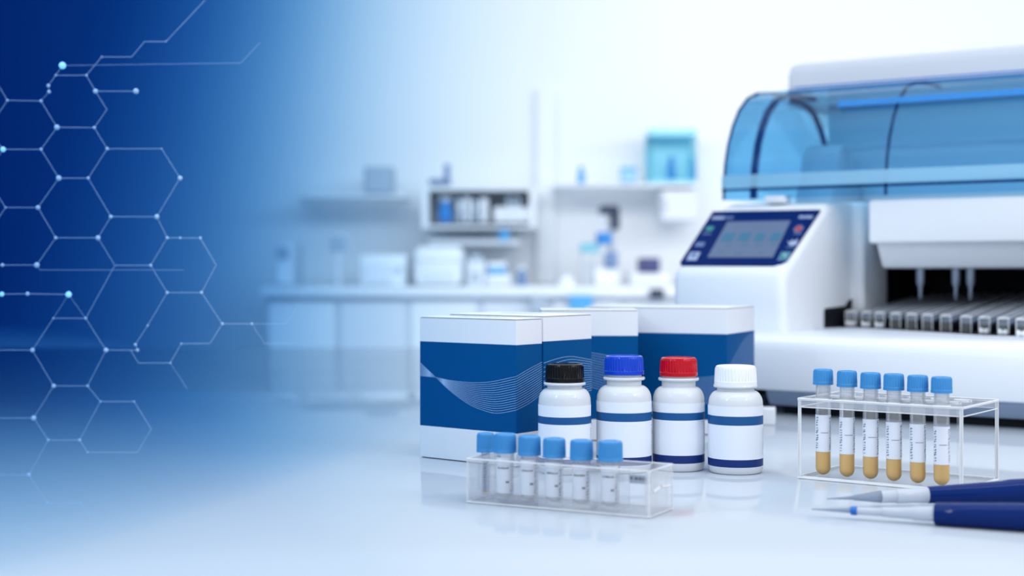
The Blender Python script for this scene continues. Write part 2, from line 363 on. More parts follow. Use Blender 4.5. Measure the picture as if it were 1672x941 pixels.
        bm.faces.new((o0[0], o1[0], i1[0], i0[0])); bm.faces.new((o0[-1], o1[-1], i1[-1], i0[-1]))
        ob(name, bm, m, hood)
    arch(-0.1945, 0.003, prof, M_HOODD, off=0.0006)
    arch(0.070, 0.003, [p for p in prof if p[0] <= 0.5], M_HOODD)
    arch(-0.150, 0.010, [p for p in prof if p[0] <= 0.5], M_HOODD, h=0.006, off=-0.006)
    arch(-0.1905, 0.007, [p for p in prof if p[0] >= 0.5], M_HOODD, h=0.008, off=-0.004)
    bm = B(); shell(bm, -0.192, U1, [(0.2470, 0.3255), (0.2474, 0.3355), (0.2482, 0.3455)], 0.0012); ob('lower_band', bm, M_HOODL, hood)  # pale band set just in front of the hood's lower edge
    bm = B(); box(bm, -0.193, U1, 0.2502, 0.2520, 0.3205, 0.3245); ob('seam', bm, M_HOODD, hood)
    bm = B(); shell(bm, -0.15, U1, [(0.3780, 0.4935), (0.42, 0.4985), (0.44, 0.4990)], 0.001); ob('upper_glint', bm, M_HOODGLINT, hood)  # highlight along the top edge, built as a blue strip
    bm = B(); shell(bm, -0.02, U1, [(0.2955, 0.4470), (0.3045, 0.4570)], 0.001); ob('front_glint', bm, M_HOODGLINT, hood)  # reflection of lights on the hood, built as a blue strip
    bm = B(); box(bm, -0.120, -0.086, 0.249, 0.275, 0.300, 0.3115, 0.002, 2); ob('hood_catch', bm, M_WHITE, a)
    # gantry seen inside the hood
    bm = B(); prism(bm, [(0.46, 0.304), (0.475, 0.340), (0.495, 0.395), (0.515, 0.41), (0.55, 0.405), (0.585, 0.350), (0.60, 0.304)], -0.165, -0.10, 0.006, 3); ob('arm_housing', bm, M_HOUSE, a)
    bm = B(); box(bm, -0.10, U1-0.05, 0.52, 0.54, 0.398, 0.406, 0.002, 2); ob('gantry_rail', bm, M_HOUSE, a)
    # rear housing
    bm = B(); prism(bm, [(0.59, 0.484), (0.59, 0.545), (0.60, 0.562), (0.62, 0.567), (0.80, 0.567), (0.80, 0.484)], -0.238, U1)
    bmesh.ops.recalc_face_normals(bm, faces=bm.faces)
    bmesh.ops.bevel(bm, geom=[e for e in bm.edges if e.verts[0].co.x < -0.2 and e.verts[1].co.x < -0.2], offset=0.014, segments=4, affect='EDGES', profile=0.5)
    ob('rear_housing', bm, M_HOUSE, a)
    bm = B(); box(bm, -0.165, U1, 0.600, 0.78, 0.3045, 0.486, 0.006, 2); ob('rear_wall', bm, M_WHITE, a)
    bm = B(); box(bm, -0.20, U1, 0.752, 0.79, 0.10, 0.31, 0.004, 2); ob('rear_panel', bm, M_HOUSE, a)
analyser()

# sample racks pushed into the analyser: each its own thing, the front ends stepping forward to the right
def analyser_racks():
    g = 'clear sample racks in the analyser'
    words = ['nearest the black slot under the console', 'second from the black slot under the console', 'third from the black slot under the console', 'last of the four white-clipped racks near the black slot',
             'first without a white clip, beside the four clipped racks', 'second of the five racks without clips', 'middle one of the five racks without clips', 'fourth of the five racks without clips',
             'last without a clip, before the clipped right-hand racks', 'first of the clipped right-hand racks', 'second of the clipped right-hand racks', 'at the right edge of the photo']
    xs = [1372, 1393, 1415, 1437, 1463, 1489, 1515, 1545, 1578, 1608, 1639, 1669]
    n = len(xs)
    for i, x in enumerate(xs):
        t = i/(n-1)
        v0 = lerp(0.318, 0.112, (x-1365)/(1669-1365)) if i else 0.30
        # column of the photo + front line -> world position
        k = (x-836)/F; u = (k*(AO.y+v0*math.cos(TH))-AO.x-v0*math.sin(TH))/(math.cos(TH)+k*math.sin(TH))
        u = max(u, 0.0)
        p = loc2world(u, v0, 0.1118)
        ln = 0.028 if i == 0 else min(0.40, 0.60-v0)
        h = 0.0215
        if u < 0.012 and v0 < 0.345: ln = max(0.026, min(0.05, 0.341-v0))
        else: ln = min(ln, (u-0.0075-0.0045)/0.07)
        r = root('sample_rack', p, -TH+math.radians(4.0), 'clear sample rack, '+words[i], 'sample rack', g)
        r.rotation_euler.x = math.atan(0.066)
        w = 0.0075
        bm = B(); box(bm, -w+0.001, w-0.001, 0.010, ln, 0, 0.009, 0.001, 1); ob('foot', bm, M_BLACK, r)
        bm = B(); box(bm, -w*0.6, w*0.6, ln-0.02, ln-0.008, -0.062*ln+0.0012, 0.002); ob('rear_support', bm, M_BLACK, r)
        bm = B(); box(bm, -w, w, 0.0, ln, 0.0125, h, 0.0012, 2); ob('body', bm, M_RAIL, r)
        bm = B(); box(bm, -w, -w+0.0012, 0.0, ln, h, h+0.0012); box(bm, w-0.0012, w, 0, ln, h, h+0.0012); box(bm, -w, w, -0.0008, 0.0008, h-0.001, h+0.0016, 0.0004, 1); ob('top_rail', bm, M_EDGE, r)
        bm = B(); box(bm, -w, w, -0.0015, 0.0, 0.0, h, 0.0004, 1); ob('front_plate', bm, M_CLEAR, r)
        bm = B(); box(bm, -w, -w+0.001, -0.0022, -0.0012, 0, h); box(bm, w-0.001, w, -0.0022, -0.0012, 0, h); ob('plate_edge', bm, M_EDGE, r)
        if i < 4 or i > 8:
            bm = B(); box(bm, -0.0062, -0.0012, -0.0075, -0.0022, 0.0, 0.0078, 0.0016, 2); box(bm, 0.0008, 0.0062, -0.0075, -0.0022, 0.0, 0.0072, 0.0016, 2); box(bm, -0.002, 0.002, -0.006, -0.003, 0.001, 0.0055, 0.0008, 1)
            ob('clip', bm, M_CAP['white'], r)
analyser_racks()

# ------------------------------------------------------------------ kit boxes
def carton(loc, rz, w, d, h, zb, zt, label, waves_front=None, waves_side=None, slit=True):
    """local x from -w to 0 along the front (y = 0), y back to d; the corner nearest the viewer is the origin"""
    r = root('kit_box', loc, rz, label, 'box', None)
    def loop(bm, z, ins=0.0, c=0.0007):
        pts = []
        for cx, cy, a0 in ((-c, c, -PI/2), (-c, d-c, 0), (-w+c, d-c, PI/2), (-w+c, c, PI)):
            for k in range(4):
                a = a0+PI/2*k/3; pts.append(bm.verts.new((cx+(c-ins)*math.cos(a), cy+(c-ins)*math.sin(a), z)))
        return pts
    def stack(levels, name, mats, parent):
        bm = B(); prev = None; first = None
        for z, ins, mi in levels:
            l = loop(bm, z, ins)
            if prev:
                for i in range(len(l)): bm.faces.new((prev[i], prev[(i+1) % len(l)], l[(i+1) % len(l)], l[i])).material_index = mi
            else: first = l
            prev = l
        bm.faces.new(first[::-1]).material_index = 0
        bm.faces.new(prev).material_index = 0
        return ob(name, bm, mats, parent)
    body = stack([(0.0012, 0.0, 0), (zb, 0, 0), (zt, 0, 1), (h-0.0014, 0, 0), (h-0.0013, 0.0012, 2), (h-0.0008, 0.0012, 2)], 'carton', [M_CARD, M_BLUE, M_GAP], r)
    bm = B(); box(bm, -w+0.002, -0.002, 0.002, d-0.002, 0.0, 0.0012); ob('underside', bm, M_GAP, r)
    lid = stack([(h-0.0008, 0.0, 0), (h-0.0002, 0.0, 0), (h, 0.0004, 0)], 'lid', [M_CARD], r)
    bm = B()
    for row in range(3):
        x = -w*0.72
        while x < -w*0.30:
            s = random.uniform(0.002, 0.006); y = d*(0.40+0.12*row)
            quad(bm, [(x, y, h+0.0002), (x+s, y, h+0.0002), (x+s, y+0.0028, h+0.0002), (x, y+0.0028, h+0.0002)]); x += s+0.0012
    ob('lid_print', bm, M_INK, lid, smooth=False)
    hb = zt-zb
    def ribbons(fam, face, lo=0.0, hi=1.0, nl=15, m=M_WAVE):
        bm = B(); N = 40
        top, bot, a0, a1 = fam
        for k in range(nl):
            t = k/(nl-1); prev = None
            for i in range(N+1):
                a = lerp(a0, a1, i/N); s = lerp(smooth_interp(top, a), smooth_interp(bot, a), t)
                z = zt-min(max(s, 0.0), 0.995)*hb; wd = 0.00022
                if face == 'front': pp = (Vector((-w+a*w, -0.00015, z+wd)), Vector((-w+a*w, -0.00015, z-wd)))
                else: pp = (Vector((0.00015, a*d, z+wd)), Vector((0.00015, a*d, z-wd)))
                cur = [bm.verts.new(q) for q in pp]
                if prev: bm.faces.new((prev[0], cur[0], cur[1], prev[1]))
                prev = cur
        ob('wave_print', bm, m, body, smooth=False)
    if waves_front: ribbons(waves_front, 'front')
    if waves_side: ribbons(waves_side, 'side')
    return r
WT = [(0, .41), (.176, .42), (.32, .443), (.53, .454), (.737, .433), (1, .354)]
WB = [(0, .25), (.176, .42), (.32, .56), (.53, .71), (.737, .78), (.84, .78), (1, .733)]
carton((0.0043, 1.472, 0), math.radians(-38.5), 0.130, 0.0426, 0.1490, 0.0340, 0.1228, 'nearest white and blue kit box, its wave-printed front facing out, left of the others',
       (WT, WB, 0, 1), ([(0, .354), (.5, .28), (1, .215)], [(0, .733), (.5, .67), (1, .578)], 0, 1))
d38 = Vector((math.sin(math.radians(38.5)), math.cos(math.radians(38.5)), 0))
n38 = Vector((math.cos(math.radians(38.5)), -math.sin(math.radians(38.5)), 0))
carton(Vector((0.0043, 1.472, 0))+d38*0.0434+n38*0.0012, math.radians(-38.5), 0.128, 0.0850, 0.1512, 0.0330, 0.1247, 'white and blue kit box pressed behind the nearest one, seen end-on behind the black cap',
       None, ([(0, .24), (.3, .20), (.55, .19), (.8, .22), (1, .25)], [(0, .95), (.3, .80), (.55, .66), (.8, .62), (1, .60)], 0, 1))
carton((0.1457, 1.700, 0), 0.0, 0.112, 0.080, 0.1518, 0.0250, 0.1217, 'white and blue kit box square-on behind the blue-capped bottle, second from the analyser',
       ([(0, .2), (.4, .19), (.7, .24), (1, .33)], [(0, .55), (.4, .58), (.7, .68), (1, .80)], 0, 1), None)
carton((0.2560, 1.750, 0), math.radians(-24.8), 0.1826, 0.121, 0.1526, 0.0180, 0.1212, 'widest white and blue kit box, at the back beside the analyser',
       ([(0, .9), (.5, .88), (.62, .60), (.75, .53), (.88, .50), (1, .47)], [(0, .97), (.5, .95), (.62, .90), (.75, .84), (.88, .80), (1, .76)], 0, 1),
       ([(0, .42), (.3, .25), (.6, .10), (1, .02)], [(0, .80), (.3, .66), (.6, .5), (1, .36)], 0, 1))

# ------------------------------------------------------------------ round things: bottles, tubes
def facing(x, y): return math.atan2(-y, -x)      # angle of the side turned to the viewer
def patch(bm, R, a0, a1, z0, z1, n=4, mi=0):
    p = None
    for i in range(n+1):
        a = lerp(a0, a1, i/n); c = [bm.verts.new((R*math.cos(a), R*math.sin(a), z)) for z in (z0, z1)]
        if p: bm.faces.new((p[0], c[0], c[1], p[1])).material_index = mi
        p = c
def glyph_column(bm, R, ac, da, z0, z1, pitch, fill=0.75):
    """a line of small unreadable characters running up the label"""
    z = z0
    while z < z1-pitch*0.5:
        h = pitch*random.uniform(0.45, 0.7); k = random.random()
        if k < 0.15: patch(bm, R, ac-da*0.5, ac+da*0.5, z, z+h*0.35, 2)
        elif k < 0.55:
            patch(bm, R, ac-da*0.5, ac+da*0.1, z, z+h*0.4, 2); patch(bm, R, ac+da*0.2, ac+da*0.5, z, z+h, 2)
        else:
            patch(bm, R, ac-da*0.5, ac-da*0.15, z, z+h, 2); patch(bm, R, ac-da*0.15, ac+da*0.5, z+h*0.6, z+h, 2)
        z += pitch
def ribbed_cap(r, z0, z1, n_ribs, amp, skirt=0.0, bev=0.0012, inset=None, top_dip=0.0006):
    bm = B(); H = z1-z0; prof = [(0, z0+0.0006), (r-0.0022, z0+0.0006), (r-0.0015, z0), (r, z0)]
    if skirt > 0: prof += [(r, z0+skirt), (r-amp*0.6, z0+skirt+0.0004)]
    rt = r*0.965
    prof += [(r*0.995-amp*0.1, z0+max(skirt, H*0.04)+0.0009), (rt, z1-bev-0.0012), (rt-amp, z1-bev), (rt-amp-bev*0.3, z1-bev*0.3), (rt-amp-bev, z1)]
    ri = inset or r*0.72
    prof += [(ri, z1), (ri-0.0006, z1-top_dip), (0, z1-top_dip)]
    lathe(bm, prof, n_ribs*4, rib=(z0+max(skirt, H*0.04)+0.0008, z1-bev-0.0011, amp, 4)); return bm

def bottle(x, Y, R, cr, nr, ztop, zcap, zring, zneck, zsh, zlab, s1, s2, col, label):
    X = (x-836)/F*Y; r = root('reagent_bottle', (X, Y, 0), 0, label, 'bottle', 'reagent bottles in front of the boxes')
    prof = [(0, 0.0012), (R*0.80, 0.0012), (R*0.86, 0.0), (R*0.93, 0.0008), (R*0.985, 0.0035), (R, 0.0075), (R, zsh-0.004), (R*0.99, zsh)]
    for k in range(1, 9):
        a = PI/2*k/8; prof.append((lerp(R*0.99, nr, 1-math.cos(a)), lerp(zsh, zneck, math.sin(a)*0.92+0.08*k/8)))
    prof += [(nr, zring-0.001), (nr+0.0030, zring-0.0005), (nr+0.0036, zring+0.0008), (nr+0.0030, zring+0.0022), (nr, zring+0.0024), (nr, zcap+0.004), (0, zcap+0.004)]
    bm = B(); lathe(bm, prof, 64); ob('bottle_body', bm, M_BOTTLE, r)
    fa = facing(X, Y); bm = B(); a0, a1 = fa-1.9, fa+1.42
    RL = R+0.00018
    for z0, z1, mi in ((s2[1]-0.0006, s2[1], 0), (s2[1], s2[0], 2), (s2[0], s1[1], 0), (s1[1], s1[0], 1), (s1[0], zlab, 0)): patch(bm, RL, a0, a1, z0, z1, 48, mi)
    lab = ob('label', bm, [M_LABEL, M_STRIPE, M_STRIPED], r)
    bm = B(); glyph_column(bm, RL+0.00012, fa+1.33, 0.07, s2[0]+0.004, s1[1]-0.004, 0.0021); ob('printed_text', bm, M_DARKINK, lab, smooth=False)
    bm = ribbed_cap(cr, zcap, ztop, 40, 0.0006, skirt=0.0035, bev=0.0018, inset=cr*0.80, top_dip=0.0008)
    ob('cap', bm, M_CAP[col], r)
    return r
bottle(922, 1.440, .0258, .0193, .0172, .1064, .0890, .0863, .0825, .0704, .0670, (.0560, .0488), (.0155, .0080), 'black', 'white reagent bottle with a black screw cap, in front of the end-on box')
bottle(1019, 1.452, .0272, .0197, .0172, .1136, .0952, .0905, .0845, .0712, .0695, (.0590, .0507), (.0160, .0080), 'blue', 'white reagent bottle with a royal blue screw cap, behind the clear vial rack')
bottle(1108, 1.462, .0258, .0188, .0168, .1112, .0930, .0890, .0825, .0689, .0675, (.0581, .0507), (.0164, .0085), 'red', 'white reagent bottle with a red screw cap, between the blue-capped and white-capped bottles')
bottle(1201, 1.442, .0268, .0208, .0182, .1045, .0858, .0838, .0800, .0673, .0663, (.0567, .0480), (.0149, .0074), 'white', 'white reagent bottle with a white screw cap, nearest the rack of amber tubes')

# small white block behind the white-capped bottle
bm = B(); box(bm, 0, 0.034, 0, 0.03, 0, 0.0215, 0.002, 3)
o = tag(ob('white_block', bm, M_WHITE), 'small plain white block at the foot of the analyser, half behind the white-capped bottle', 'block')
o.location = (0.3005, 1.872, 0); o.rotation_euler = (0, 0, math.radians(-12))

def plate_with_edges(bm, x0, x1, y0, y1, z0, z1):
    """clear slab: broad faces slot 0, the four narrow sides slot 1"""
    n0 = set(bm.faces); box(bm, x0, x1, y0, y1, z0, z1)
    dims = [x1-x0, y1-y0, z1-z0]; k = dims.index(min(dims))
    for f in set(bm.faces)-n0:
        f.normal_update(); f.material_index = 0 if abs(f.normal[k]) > 0.9 else 1
def holed_plate(bm, x0, x1, y0, y1, z0, z1, holes, n=24):
    """clear slab with round through-holes (x, y, r), cut cell by cell; hole walls and rims get slot 1"""
    xs = sorted({x0, x1} | {v for hx, hy, r in holes for v in (hx-r*1.25, hx+r*1.25)}); ys = sorted({y0, y1} | {v for hx, hy, r in holes for v in (hy-r*1.25, hy+r*1.25)})
    for zz in (z0, z1):
        for i in range(len(xs)-1):
            for j in range(len(ys)-1):
                cx, cy_ = (xs[i]+xs[i+1])/2, (ys[j]+ys[j+1])/2
                hit = [h for h in holes if abs(cx-h[0]) < h[2]*1.26 and abs(cy_-h[1]) < h[2]*1.26 and abs((xs[i+1]-xs[i])-h[2]*2.5) < 1e-5]
                if not hit: quad(bm, [(xs[i], ys[j], zz), (xs[i+1], ys[j], zz), (xs[i+1], ys[j+1], zz), (xs[i], ys[j+1], zz)], 0); continue
                hx, hy, r = hit[0]; q = r*1.25
                sq = []
                for k in range(n):
                    a = 2*PI*k/n; c_, s_ = math.cos(a), math.sin(a); m_ = max(abs(c_), abs(s_)); sq.append((hx+q*c_/m_, hy+q*s_/m_))
                ci = [(hx+r*math.cos(2*PI*k/n), hy+r*math.sin(2*PI*k/n)) for k in range(n)]
                for k in range(n):
                    l = (k+1) % n; quad(bm, [(*sq[k], zz), (*sq[l], zz), (*ci[l], zz), (*ci[k], zz)], 0)
    for hx, hy, r in holes:
        for k in range(n):
            a, b = 2*PI*k/n, 2*PI*(k+1)/n
            quad(bm, [(hx+r*math.cos(a), hy+r*math.sin(a), z0), (hx+r*math.cos(b), hy+r*math.sin(b), z0), (hx+r*math.cos(b), hy+r*math.sin(b), z1), (hx+r*math.cos(a), hy+r*math.sin(a), z1)], 1)
    for p, q in (((x0, y0), (x1, y0)), ((x1, y0), (x1, y1)), ((x1, y1), (x0, y1)), ((x0, y1), (x0, y0))):
        quad(bm, [(*p, z0), (*q, z0), (*q, z1), (*p, z1)], 1)

# ------------------------------------------------------------------ vial rack in front
R1O = Vector((-0.0385, 1.25, 0)); R1D = Vector((0.1478, -0.079, 0)); R1L = R1D.length; R1A = math.atan2(R1D.y, R1D.x)
def rack_s(O, ang, x, v):
    """distance along a rack's front edge at which the point set back by v falls on column x"""
    k = (x-836)/F; c, s = math.cos(ang), math.sin(ang); ox, oy = O.x-s*v, O.y+c*v
    return (k*oy-ox)/(c-k*s)
Z1 = Vector((0, 0, 0.0006))
V1 = [(793, 0.030, 0.0075), (825, 0.0135, 0.0), (864.5, 0.0135, 0.0), (905, 0.0135, 0.0), (949.5, 0.0135, 0.0), (996.5, 0.0135, 0.0)]
def vial_rack():
    r = root('vial_rack', R1O+Z1, R1A, 'long clear acrylic rack holding six small vials with sky-blue caps, in front of the boxes', 'rack')
    W, D, H = R1L, 0.050, 0.0375
    holes = [(rack_s(R1O, R1A, x, v), v, 0.0083 if i else 0.0046) for i, (x, v, _) in enumerate(V1)]
    hs = holes[1:]
    bm = B(); plate_with_edges(bm, 0, W, 0, D, 0.0, 0.003); ob('base_plate', bm, [M_CLEAR, M_HAZY], r, smooth=False)
    bm = B(); holed_plate(bm, 0, W, 0, D, H-0.003, H, hs); ob('top_plate', bm, [M_CLEAR, M_HAZY], r, smooth=False)
    for x0 in (0, W-0.003):
        bm = B(); plate_with_edges(bm, x0, x0+0.003, 0.0001, D-0.0001, 0.003, H-0.003); ob('end_wall', bm, [M_HAZY, M_HAZY], r, smooth=False)
    bm = B(); plate_with_edges(bm, 0.003, W-0.003, 0.0, 0.002, 0.003, H-0.003); ob('front_wall', bm, [M_CLEAR, M_CLEAR], r, smooth=False)
    bm = B(); plate_with_edges(bm, 0.003, W-0.003, D-0.002, D, 0.003, H-0.003); ob('back_wall', bm, [M_CLEAR, M_CLEAR], r, smooth=False)
    ss = [h[0] for h in holes[1:]]
    for i, s in enumerate([ss[0]-0.011]+[(a+b)/2 for a, b in zip(ss, ss[1:])]+[ss[-1]+0.0115, ss[-1]+0.036]):
        bm = B(); plate_with_edges(bm, s-0.0008, s+0.0008, 0.002, 0.026, 0.003, H-0.003); ob('divider', bm, [M_CLEAR, M_HAZY], r, smooth=False)
    bm = B()
    for a, b in (((0, 0), (W, 0)), ((W, 0), (W, D)), ((0, D), (W, D)), ((0, 0), (0, D))):
        for z in (0.0008, H-0.0002): rod(bm, (*a, z), (*b, z), 0.00055, n=6)
    for c in ((0.0004, 0.0004), (W-0.0004, 0.0004), (W-0.0004, D-0.0004), (0.0004, D-0.0004)): rod(bm, (*c, 0), (*c, H), 0.00055, n=6)
    ob('polished_edge', bm, M_EDGE, r)
    bm = B(); box(bm, 0.003, 0.026, 0.027, 0.047, 0.018, 0.0195); plate = ob('half_shelf', bm, M_HAZY, r, smooth=False)
    bm = B(); rod(bm, (W+0.0004, 0.008, 0.020), (W+0.0004, 0.020, 0.022), 0.0011, n=8); rod(bm, (W+0.0004, 0.026, 0.022), (W+0.0004, 0.043, 0.0205), 0.0009, n=8); ob('end_rib', bm, M_EDGE, r)
    # a dark printed plate at the free end
    bm = B(); s0 = ss[-1]+0.0135; box(bm, s0, s0+0.019, 0.0215, 0.0225, 0.0235, 0.0305); pl = ob('insert_plate', bm, M_INK, r, smooth=False)
    bm = B(); x = s0+0.001
    while x < s0+0.017:
        wv = random.uniform(0.001, 0.003); box(bm, x, x+wv, 0.0209, 0.0214, 0.0265, 0.0265+random.uniform(0.002, 0.0032)); x += wv+random.uniform(0.0006, 0.003)
    ob('printed_text', bm, M_DARKINK, pl, smooth=False)
vial_rack()
def vials():
    words = ['narrow clear vial with a sky-blue cap set back at the end nearest the kit box', 'wide clear vial with a sky-blue cap, the one beside the narrow vial', 'wide clear vial with a sky-blue cap, second from the narrow vial',
             'wide clear vial with a sky-blue cap, third from the narrow vial', 'wide clear vial with a sky-blue cap, between the black-capped and blue-capped bottles', 'wide clear vial with a sky-blue cap, last before the empty end of the rack']
    capz = [(738, 707), (739, 708), (743, 711.5), (747, 715.5), (750.5, 718.5), (752.5, 720)]
    for i, (x, v, _) in enumerate(V1):
        s = rack_s(R1O, R1A, x, v); p = R1O+Vector((math.cos(R1A), math.sin(R1A), 0))*s+Vector((-math.sin(R1A), math.cos(R1A), 0))*v
        k = F/p.y; z0 = 0.0037
        r = root('vial', (p.x, p.y, z0), 0, words[i], 'vial', 'capped vials in the clear rack')
        zb = EYE-(capz[i][0]-HZ)/k-z0; zt = EYE-(capz[i][1]-HZ)/k-z0
        RT = 0.0076 if i else 0.0040; RC = (0.0098 if i < 5 else 0.0104) if i else 0.0078
        if i == 0: RC = 0.0080
        th = 0.0007
        prof = [(0, 0.0), (RT*0.8, 0.0), (RT, 0.0012), (RT, zb+0.004), (RT-th, zb+0.004), (RT-th, 0.0035), (RT*0.6, 0.0018), (0, 0.0018)]
        bm = B(); lathe(bm, prof, 40); ob('vial_body', bm, M_TUBE, r)
        fa = facing(p.x, p.y)
        bm = ribbed_cap(RC, zb, zt, 44 if i else 32, 0.00035, skirt=0.0022, bev=0.0013, inset=RC*0.55, top_dip=0.0007); ob('cap', bm, M_CAPBLUE, r)
        if i:
            lh0, lh1 = 0.0062, zb-0.0035
            bm = B(); patch(bm, RT+0.00015, fa-2.6, fa+1.0, lh0, lh1, 32); lab = ob('label', bm, M_LABEL, r)
            bm = B()
            for q in range(9):      # one short line of print
                a = fa-0.95+q*0.15
                patch(bm, RT+0.0003, a, a+0.12, lh1-0.0095, lh1-0.0095+random.uniform(0.0009, 0.0016), 2)
            for q in range(2): patch(bm, RT+0.0003, fa+0.05+q*0.2, fa+0.21+q*0.2, lh0+0.0085, lh0+0.0103, 2)
            glyph_column(bm, RT+0.0003, fa+0.74, 0.40, lh0+0.001, lh1-0.004, 0.0023); ob('printed_text', bm, M_DARKINK, lab, smooth=False)
            bm = B(); rr = RT-th-0.0002; lathe(bm, [(0, 0.002), (rr*0.6, 0.002), (rr, 0.0037), (rr, 0.0068), (0, 0.0068)], 32); ob('liquid', bm, M_WATER, r)
        else:
            bm = B(); patch(bm, RT+0.00015, fa-0.75, fa+0.75, 0.004, zb-0.008, 10); lab = ob('label', bm, M_PALE, r)
            bm = B(); glyph_column(bm, RT+0.0003, fa, 0.9, 0.005, zb-0.008, 0.0019); ob('printed_text', bm, M_DARKINK, lab, smooth=False)
            bm = B(); lathe(bm, [(0, 0.0019), (RT*0.6, 0.0019), (RT-th-0.0001, 0.0032), (RT-th-0.0001, 0.0042), (0, 0.0042)], 24); ob('sediment', bm, M_LIQ, r)
vials()

# ------------------------------------------------------------------ tube rack with amber samples
R2O = Vector((0.2709, 1.395, 0)); R2D = Vector((0.128, -0.094, 0)); R2L = R2D.length; R2A = math.atan2(R2D.y, R2D.x)
V2 = [1344, 1383, 1421.5, 1459.5, 1498.5, 1537.5]; V2V = 0.020
def tube_rack():
    r = root('tube_rack', R2O+Z1, R2A, 'open clear acrylic rack holding six tubes of amber liquid, in front of the analyser', 'rack')
    W, D, H = R2L, 0.099, 0.0762
    ss = [rack_s(R2O, R2A, x, V2V) for x in V2]
    sp = (ss[-1]-ss[0])/5
    holes = [(s, V2V, 0.0083) for s in ss]+[(ss[0]+sp*(i+0.0), V2V+y, 0.0083) for y in (0.028, 0.056) for i in range(6)]
    for y in (0.028, 0.056):
        for i in range(6): holes[6+(0 if y < 0.03 else 6)+i] = (ss[i], V2V+y, 0.0083)
    bm = B(); holed_plate(bm, 0, W, 0, D, H-0.0022, H, holes); ob('top_plate', bm, [M_CLEAR, M_EDGE], r, smooth=False)
    bm = B(); plate_with_edges(bm, 0.0, W, 0.0, D, 0.0, 0.0022); ob('base_plate', bm, [M_CLEAR, M_EDGE], r, smooth=False)
    def frame(bm, z, rr, c=0.006, x0=0, x1=W, y0=0, y1=D):
        pts = []
        for cx, cy_, a0 in ((x0+c, y0+c, PI), (x1-c, y0+c, 1.5*PI), (x1-c, y1-c, 0), (x0+c, y1-c, PI/2)):
            for k in range(4): a = a0+PI/2*k/3; pts.append((cx+c*math.cos(a), cy_+c*math.sin(a), z))
        for p, q in zip(pts, pts[1:]+pts[:1]): rod(bm, p, q, rr, n=6)
    bm = B(); frame(bm, H-0.0006, 0.0008, 0.003); frame(bm, H-0.0085, 0.0005, 0.006); ob('top_rim', bm, M_EDGE, r)
    bm = B(); plate_with_edges(bm, 0.003, W-0.003, 0.0, 0.0012, H-0.0085, H-0.0022); plate_with_edges(bm, 0.003, W-0.003, D-0.0012, D, H-0.0085, H-0.0022); ob('top_lip', bm, [M_HAZY, M_EDGE], r, smooth=False)
    bm = B(); frame(bm, 0.0020, 0.0006, 0.008, 0.001, W-0.001, 0.001, D-0.001); frame(bm, 0.0006, 0.0006, 0.008); ob('base_rim', bm, M_EDGE, r)
    for x, y in ((0.0012, 0.0012), (W-0.0012, 0.0012), (W-0.0012, D-0.0012), (0.0012, D-0.0012)):
        bm = B(); box(bm, x-0.0022 if x > 0.01 else x-0.0012, x+0.0012 if x > 0.01 else x+0.0022, y-0.0006, y+0.0006, 0.0, H, 0.0003, 1); box(bm, x-0.0006, x+0.0006, y-0.0006, y+0.0012, 0, H, 0.0003, 1)
        ob('corner_post', bm, M_EDGE, r)
    for s in [a+sp/2 for a in ss[:-1]]:
        bm = B(); rod(bm, (s, D-0.006, 0.0022), (s, D-0.006, H-0.0022), 0.0011, n=8); ob('rear_post', bm, M_CLEAR, r)
    bm = B(); rod(bm, (ss[0]-0.012, D*0.62, 0.0022), (ss[0]-0.012, D*0.62, H-0.0022), 0.0012, n=8); ob('rear_post', bm, M_EDGE, r)
tube_rack()
